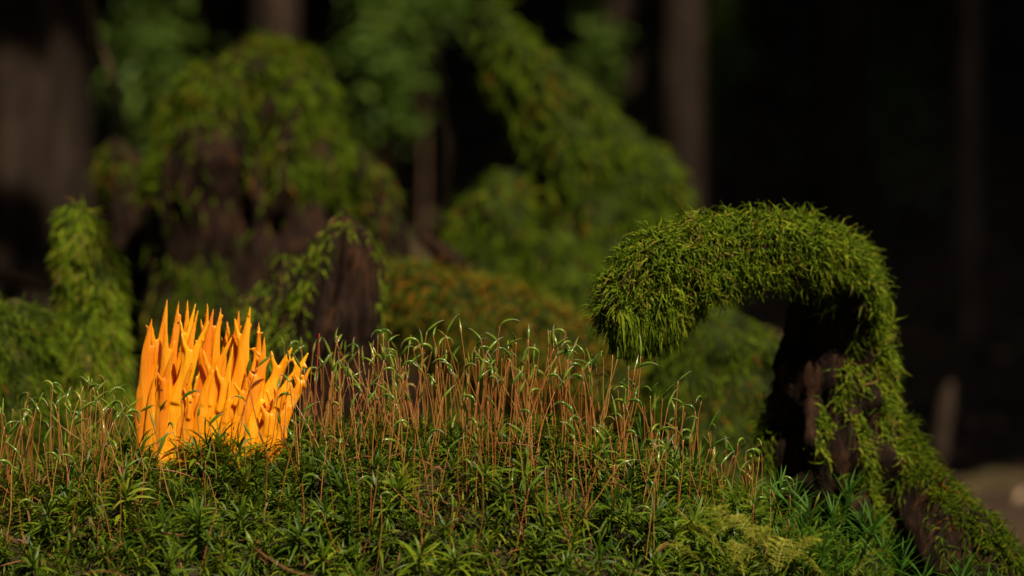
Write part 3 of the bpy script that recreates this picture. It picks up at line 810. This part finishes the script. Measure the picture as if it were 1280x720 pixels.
# big leaning spike
LD = 2.30
def lean_mask(c, n):
    patch = np.array([mnoise.noise(Vector(q) * 14) for q in c])
    return np.clip(1.0 - 1.3 * np.clip(-n[:, 0] * 1.6 - .6, 0, 1) * (c[:, 2] > P(0, 230, LD).z) + patch * .4, 0.05, 1)
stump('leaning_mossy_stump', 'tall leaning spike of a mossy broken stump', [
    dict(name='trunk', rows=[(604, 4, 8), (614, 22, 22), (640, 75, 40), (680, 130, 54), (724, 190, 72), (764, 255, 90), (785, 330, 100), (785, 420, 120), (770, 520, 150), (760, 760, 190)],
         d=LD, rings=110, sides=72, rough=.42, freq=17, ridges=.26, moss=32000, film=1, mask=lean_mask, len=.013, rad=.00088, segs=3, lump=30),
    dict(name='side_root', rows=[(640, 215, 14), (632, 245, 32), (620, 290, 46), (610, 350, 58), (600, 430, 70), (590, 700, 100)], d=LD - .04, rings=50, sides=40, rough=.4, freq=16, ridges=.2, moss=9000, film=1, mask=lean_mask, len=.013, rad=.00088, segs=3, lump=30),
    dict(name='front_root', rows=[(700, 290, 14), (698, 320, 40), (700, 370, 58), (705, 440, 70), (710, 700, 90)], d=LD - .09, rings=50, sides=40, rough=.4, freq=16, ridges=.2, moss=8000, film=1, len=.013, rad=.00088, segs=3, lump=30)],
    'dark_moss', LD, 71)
# wide stump behind the fungus: moss on its crown, hanging in one drape, bare dark wood below
BD = 2.20
def wide_mask(c, n):
    patch = np.array([mnoise.noise(Vector(q) * 13 + Vector((5, 2, 1))) for q in c])
    u, px, py = across(c, [(300, 0, 100), (300, 700, 100)])
    crown = np.clip((255 - py) / 50, 0, 1)
    drape = np.clip(1 - abs(px - 240) / 55, 0, 1) + np.clip(1 - abs(px - 455) / 45, 0, 1) * .8
    return np.clip(np.clip(crown + drape, 0, 1) * (.75 + patch * 1.5), 0.01, 1)
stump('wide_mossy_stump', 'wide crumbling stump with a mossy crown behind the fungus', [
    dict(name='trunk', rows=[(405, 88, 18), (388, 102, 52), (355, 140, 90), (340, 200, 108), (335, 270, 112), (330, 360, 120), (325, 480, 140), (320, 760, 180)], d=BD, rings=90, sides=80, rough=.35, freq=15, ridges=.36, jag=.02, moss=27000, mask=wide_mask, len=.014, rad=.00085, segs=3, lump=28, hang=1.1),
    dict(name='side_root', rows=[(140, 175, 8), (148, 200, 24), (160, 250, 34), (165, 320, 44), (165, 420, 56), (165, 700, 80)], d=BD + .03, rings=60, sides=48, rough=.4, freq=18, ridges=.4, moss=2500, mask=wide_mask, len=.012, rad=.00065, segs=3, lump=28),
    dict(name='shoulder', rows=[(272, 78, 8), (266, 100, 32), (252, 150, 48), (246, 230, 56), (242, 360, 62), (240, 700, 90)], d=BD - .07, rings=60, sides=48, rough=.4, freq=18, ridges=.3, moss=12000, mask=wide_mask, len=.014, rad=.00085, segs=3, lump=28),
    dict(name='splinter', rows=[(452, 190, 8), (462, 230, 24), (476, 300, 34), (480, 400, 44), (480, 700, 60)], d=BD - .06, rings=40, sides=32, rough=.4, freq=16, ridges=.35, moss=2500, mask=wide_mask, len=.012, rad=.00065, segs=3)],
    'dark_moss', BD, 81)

# ------------------------------------------------------------------ twigs and dead stems
tag(thin_tube('fallen_twig', pxpath([(-60, 325, 9), (0, 340, 9), (40, 352, 8), (64, 362, 6)], 1.85), M['twig'], None, 24, 10, .2, 60, 3), 'brown twig lying across behind the moss cushion', 'twig')
tag(thin_tube('bent_dry_stem', pxpath([(98, -60, 3.5), (116, 20, 4), (140, 100, 4.5), (153, 160, 5), (160, 330, 5)], 2.7), M['dry_stem'], None, 30, 10, .15, 40, 4), 'slender bent dry stem rising behind the wide mossy stump', 'stem')
tag(thin_tube('dead_upright_stem', pxpath([(546, 52, 2), (550, 90, 3.5), (554, 150, 4), (560, 185, 6), (558, 260, 4.5), (560, 460, 5)], 2.55), M['dry_stem'], None, 40, 12, .4, 40, 5), 'brown dead upright stem between the wide and leaning stumps', 'stem')
tag(thin_tube('rotten_branch', pxpath([(520, 290, 5), (545, 310, 12), (575, 340, 14), (600, 380, 12), (620, 470, 10)], 2.2), M['rotten'], None, 30, 12, .4, 40, 6), 'short brown rotten branch below the dead upright stem', 'branch')
tag(thin_tube('pale_stake', pxpath([(1188, 478, 5), (1184, 500, 9), (1178, 535, 10), (1172, 580, 10)], 3.6), M['bark'], None, 24, 12, .3, 20, 7), 'dark broken stick standing on the brown floor beyond the arching root', 'stick')

# ------------------------------------------------------------------ trees
def crown_mesh(k):
    r = np.random.default_rng(300 + k)
    parts = []
    nb = 115
    for i in range(nb):
        t = i / nb
        z = 2.4 + 9.0 * t
        R = 2.1 * (1 - t) ** 0.8 + 0.25
        a = i * 2.399 + r.normal() * .3
        out = np.array([math.cos(a), math.sin(a), 0.0])
        ns = 30
        u = np.linspace(0.08, 1, ns)
        c = out * (R * u)[:, None] + np.array([0, 0, 1.0]) * (z - 0.35 * R * u**1.6 + .12 * u)[:, None]
        side = np.array([-out[1], out[0], 0])
        s = np.where(np.arange(ns) % 2, 1.0, -1.0)[:, None]
        d = nrm(out * .7 + side * s * .75 + np.array([0, 0, -.35]) + r.normal(size=(ns, 3)) * .15)
        L = (0.50 * (1.15 - u * .7))[:, None]
        wv = nrm(np.cross(d, [0, 0, 1.0])) * 0.085
        V = np.stack([c - wv, c + d * L * .5 - wv * 1.2 + [0, 0, .02], c + d * L - [0, 0, .08], c + d * L * .5 + wv * 1.2 - [0, 0, .02]], 1).reshape(-1, 3)
        parts.append((V, np.arange(ns * 4).reshape(ns, 4)))
    return mesh_np('crown', *joinq(parts), M['needle'], False)
CRW = [crown_mesh(k) for k in range(3)]
def trunk_mesh(r0, mat, seed, lean=0.0):
    path = [(0, 0, -0.25, r0 * 1.9, r0 * 1.9), (0, 0, 0.0, r0 * 1.35, r0 * 1.35), (0, 0, .25, r0 * 1.08, r0 * 1.08), (lean * .3, 0, 1.2, r0, r0), (lean, 0, 4, r0 * .8, r0 * .8), (lean * 1.5, 0, 11.5, r0 * .12, r0 * .12)]
    V, F, _, C = loft(path, 60, 20, .12, 6, .12, seed); F = orient_out(V, F, C)
    return mesh_np('trunk', V, F, mat)
def tree(name, x, y, tm, cm, label, group, lift=0.0, cs=1.0):
    r = empty(name, (x, y, floor_z(x, y)))
    obj('trunk', tm, r)
    c = obj('crown', cm, r); c['kind'] = 'stuff'; c.scale = (cs, cs, 1 - .09 * lift); c.location.z = lift; c.rotation_euler.z = random.uniform(0, 6.28)
    tag(r, label, 'tree', group)
    return r
seen = [(28, 4.6, 88, 'bark', 'thick dark trunk of a spruce beyond the mossy stub'),
        (345, 6.2, 30, 'bark', 'dark spruce trunk rising behind the wide mossy stump'),
        (252, 8.5, 20, 'bark', 'slim dark spruce trunk far behind the wide mossy stump'),
        (772, 7.5, 30, 'bark', 'dark spruce trunk behind the leaning mossy stump'),
        (852, 6.4, 26, 'bark', 'grey brown spruce trunk over the arching root'),
        (950, 9.5, 26, 'bark', 'slim spruce trunk far back over the arching root'),
        (1052, 7.6, 36, 'bark', 'dark broad spruce trunk beyond the bend of the arching root'),
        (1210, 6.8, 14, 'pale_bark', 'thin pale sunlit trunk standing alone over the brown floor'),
        (1135, 10.5, 20, 'bark', 'far slim trunk deep in the dark wood'),
        (650, 9.0, 24, 'bark', 'slim trunk behind the tip of the leaning stump')]
taken = []
for i, (px, d, hw, mt, lab) in enumerate(seen):
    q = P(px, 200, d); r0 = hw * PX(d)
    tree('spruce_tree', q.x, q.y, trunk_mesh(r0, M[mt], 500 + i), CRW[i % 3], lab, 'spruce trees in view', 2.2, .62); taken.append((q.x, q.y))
random.seed(55)
TM = [trunk_mesh(.11, M['bark'], 600 + k) for k in range(3)]
LITP = [Vector((x, y, z)) for x, y, z in ((-.25, 1.1, .2), (.25, 1.1, .2), (-.25, 1.4, .3), (.28, 1.5, .4), (0, 1.3, .35), (-.15, 1.3, .38), (.15, 1.5, .45))]
GAPS = []
GAPS2 = [P(620, 30, 2.35), P(690, 120, 2.35), P(760, 180, 2.35), P(830, 250, 2.35)]
LITP += [P(100, 300, 1.62), P(430, 290, 1.60), P(1100, 400, 1.45), P(1200, 650, 1.42)]
def shades_mound(x, y, cs, full=True):
    """true where a crown would stand between the sun and the mound (the glade is open there)"""
    for p, pad in [(p, .25) for p in LITP] + ([(p, -.35) for p in GAPS] + [(p, 0.0) for p in GAPS2] if full else []):
        for k in range(2, 60):
            q = p + SUN_DIR * (k * 0.3)
            t = (q.z - floor_z(x, y) - 2.4) / 9.0
            if t < -0.12 or t > 1.05: continue
            R = (2.1 * max(0.0, 1 - max(t, 0)) ** 0.8 + 0.25) * cs + pad
            if (q.x - x)**2 + (q.y - y)**2 < R * R: return True
    return False
# near trees added out of view, only to shade stumps, trunk and floor
for x, y, cs in ((2.5, 3.5, .8), (-.64, 1.78, .71), (-.95, 3.2, .5)):
    taken.append((x, y))
    t = tree('spruce_tree', x, y, TM[0], CRW[1], 'short spruce tree added out of view to shade the scene', 'spruce trees added out of view for shade', cs=cs)
    for ch in t.children:                       # flattened crowns limit how far the added shade reaches
        if ch.name.startswith('crown'): ch.scale.z = .19; ch.location.z = 1.88
        else: ch.scale.z = .40
gx = np.arange(-15, 15.1, 2.1); gy = np.arange(-9, 26, 2.1)
for a in gx:
    for b in gy:
        x, y = a + random.uniform(-.6, .6), b + random.uniform(-.6, .6)
        if y > 0.2 and abs(x) < 0.25 + 0.19 * y and y < 9: continue
        if abs(x) < 0.9 and -1.0 < y < 3: continue
        cs = random.uniform(.85, 1.1)
        if shades_mound(x, y, cs): continue
        if any((x - p)**2 + (y - q)**2 < 1.3**2 for p, q in taken): continue
        taken.append((x, y))
        tree('spruce_tree', x, y, random.choice(TM), random.choice(CRW), 'dark spruce tree of the surrounding wood', 'spruce trees of the surrounding wood', cs=cs)

# leafy undergrowth, far and soft
def shrub(px, py, d, w, h, n, lab):
    c = P(px, py, d); g = floor_z(c.x, c.y)
    r = empty('leafy_sapling', (c.x, c.y, g))
    hh = c.z - g; n = int(n * 2.2)
    thin_tube('stem', [(0, 0, -.03, .008, .008), (0.01, 0, hh * .5, .006, .006), (0, 0, hh, .004, .004), (0, 0, hh + h * .7, .002, .002)], M['twig'], r, 16, 8)
    q = rng.normal(size=(n, 3)) * np.array([w, w, h]) * .5 + [0, 0, hh]
    d_ = rng.normal(size=(n, 3)) * [1, 1, .5]
    V, Q = blades(q, d_, np.full(n, .032) * (.6 + .8 * rng.random(n)), np.full(n, .017), np.full(n, .6), 2, .1)
    f = obj('foliage', mesh_np('foliage', V, Q, M['shrub']), r); f['kind'] = 'stuff'
    tag(r, lab, 'sapling', 'leafy saplings in the far wood')
shrub(478, 95, 5.2, .07, .11, 200, 'leafy green sapling glowing between the wide and leaning stumps')
shrub(182, 90, 5.6, .075, .15, 240, 'leafy green sapling above the bent dry stem')
shrub(525, 5, 7.0, .12, .06, 220, 'leafy sapling high behind the dead upright stem')
shrub(745, 75, 6.0, .05, .08, 90, 'dim leafy sapling behind the leaning mossy stump')
shrub(880, 55, 7.4, .12, .20, 260, 'dim leafy sapling beside the grey brown trunk')
shrub(1090, 150, 7.8, .22, .30, 320, 'dim leafy sapling far back beyond the arching root')
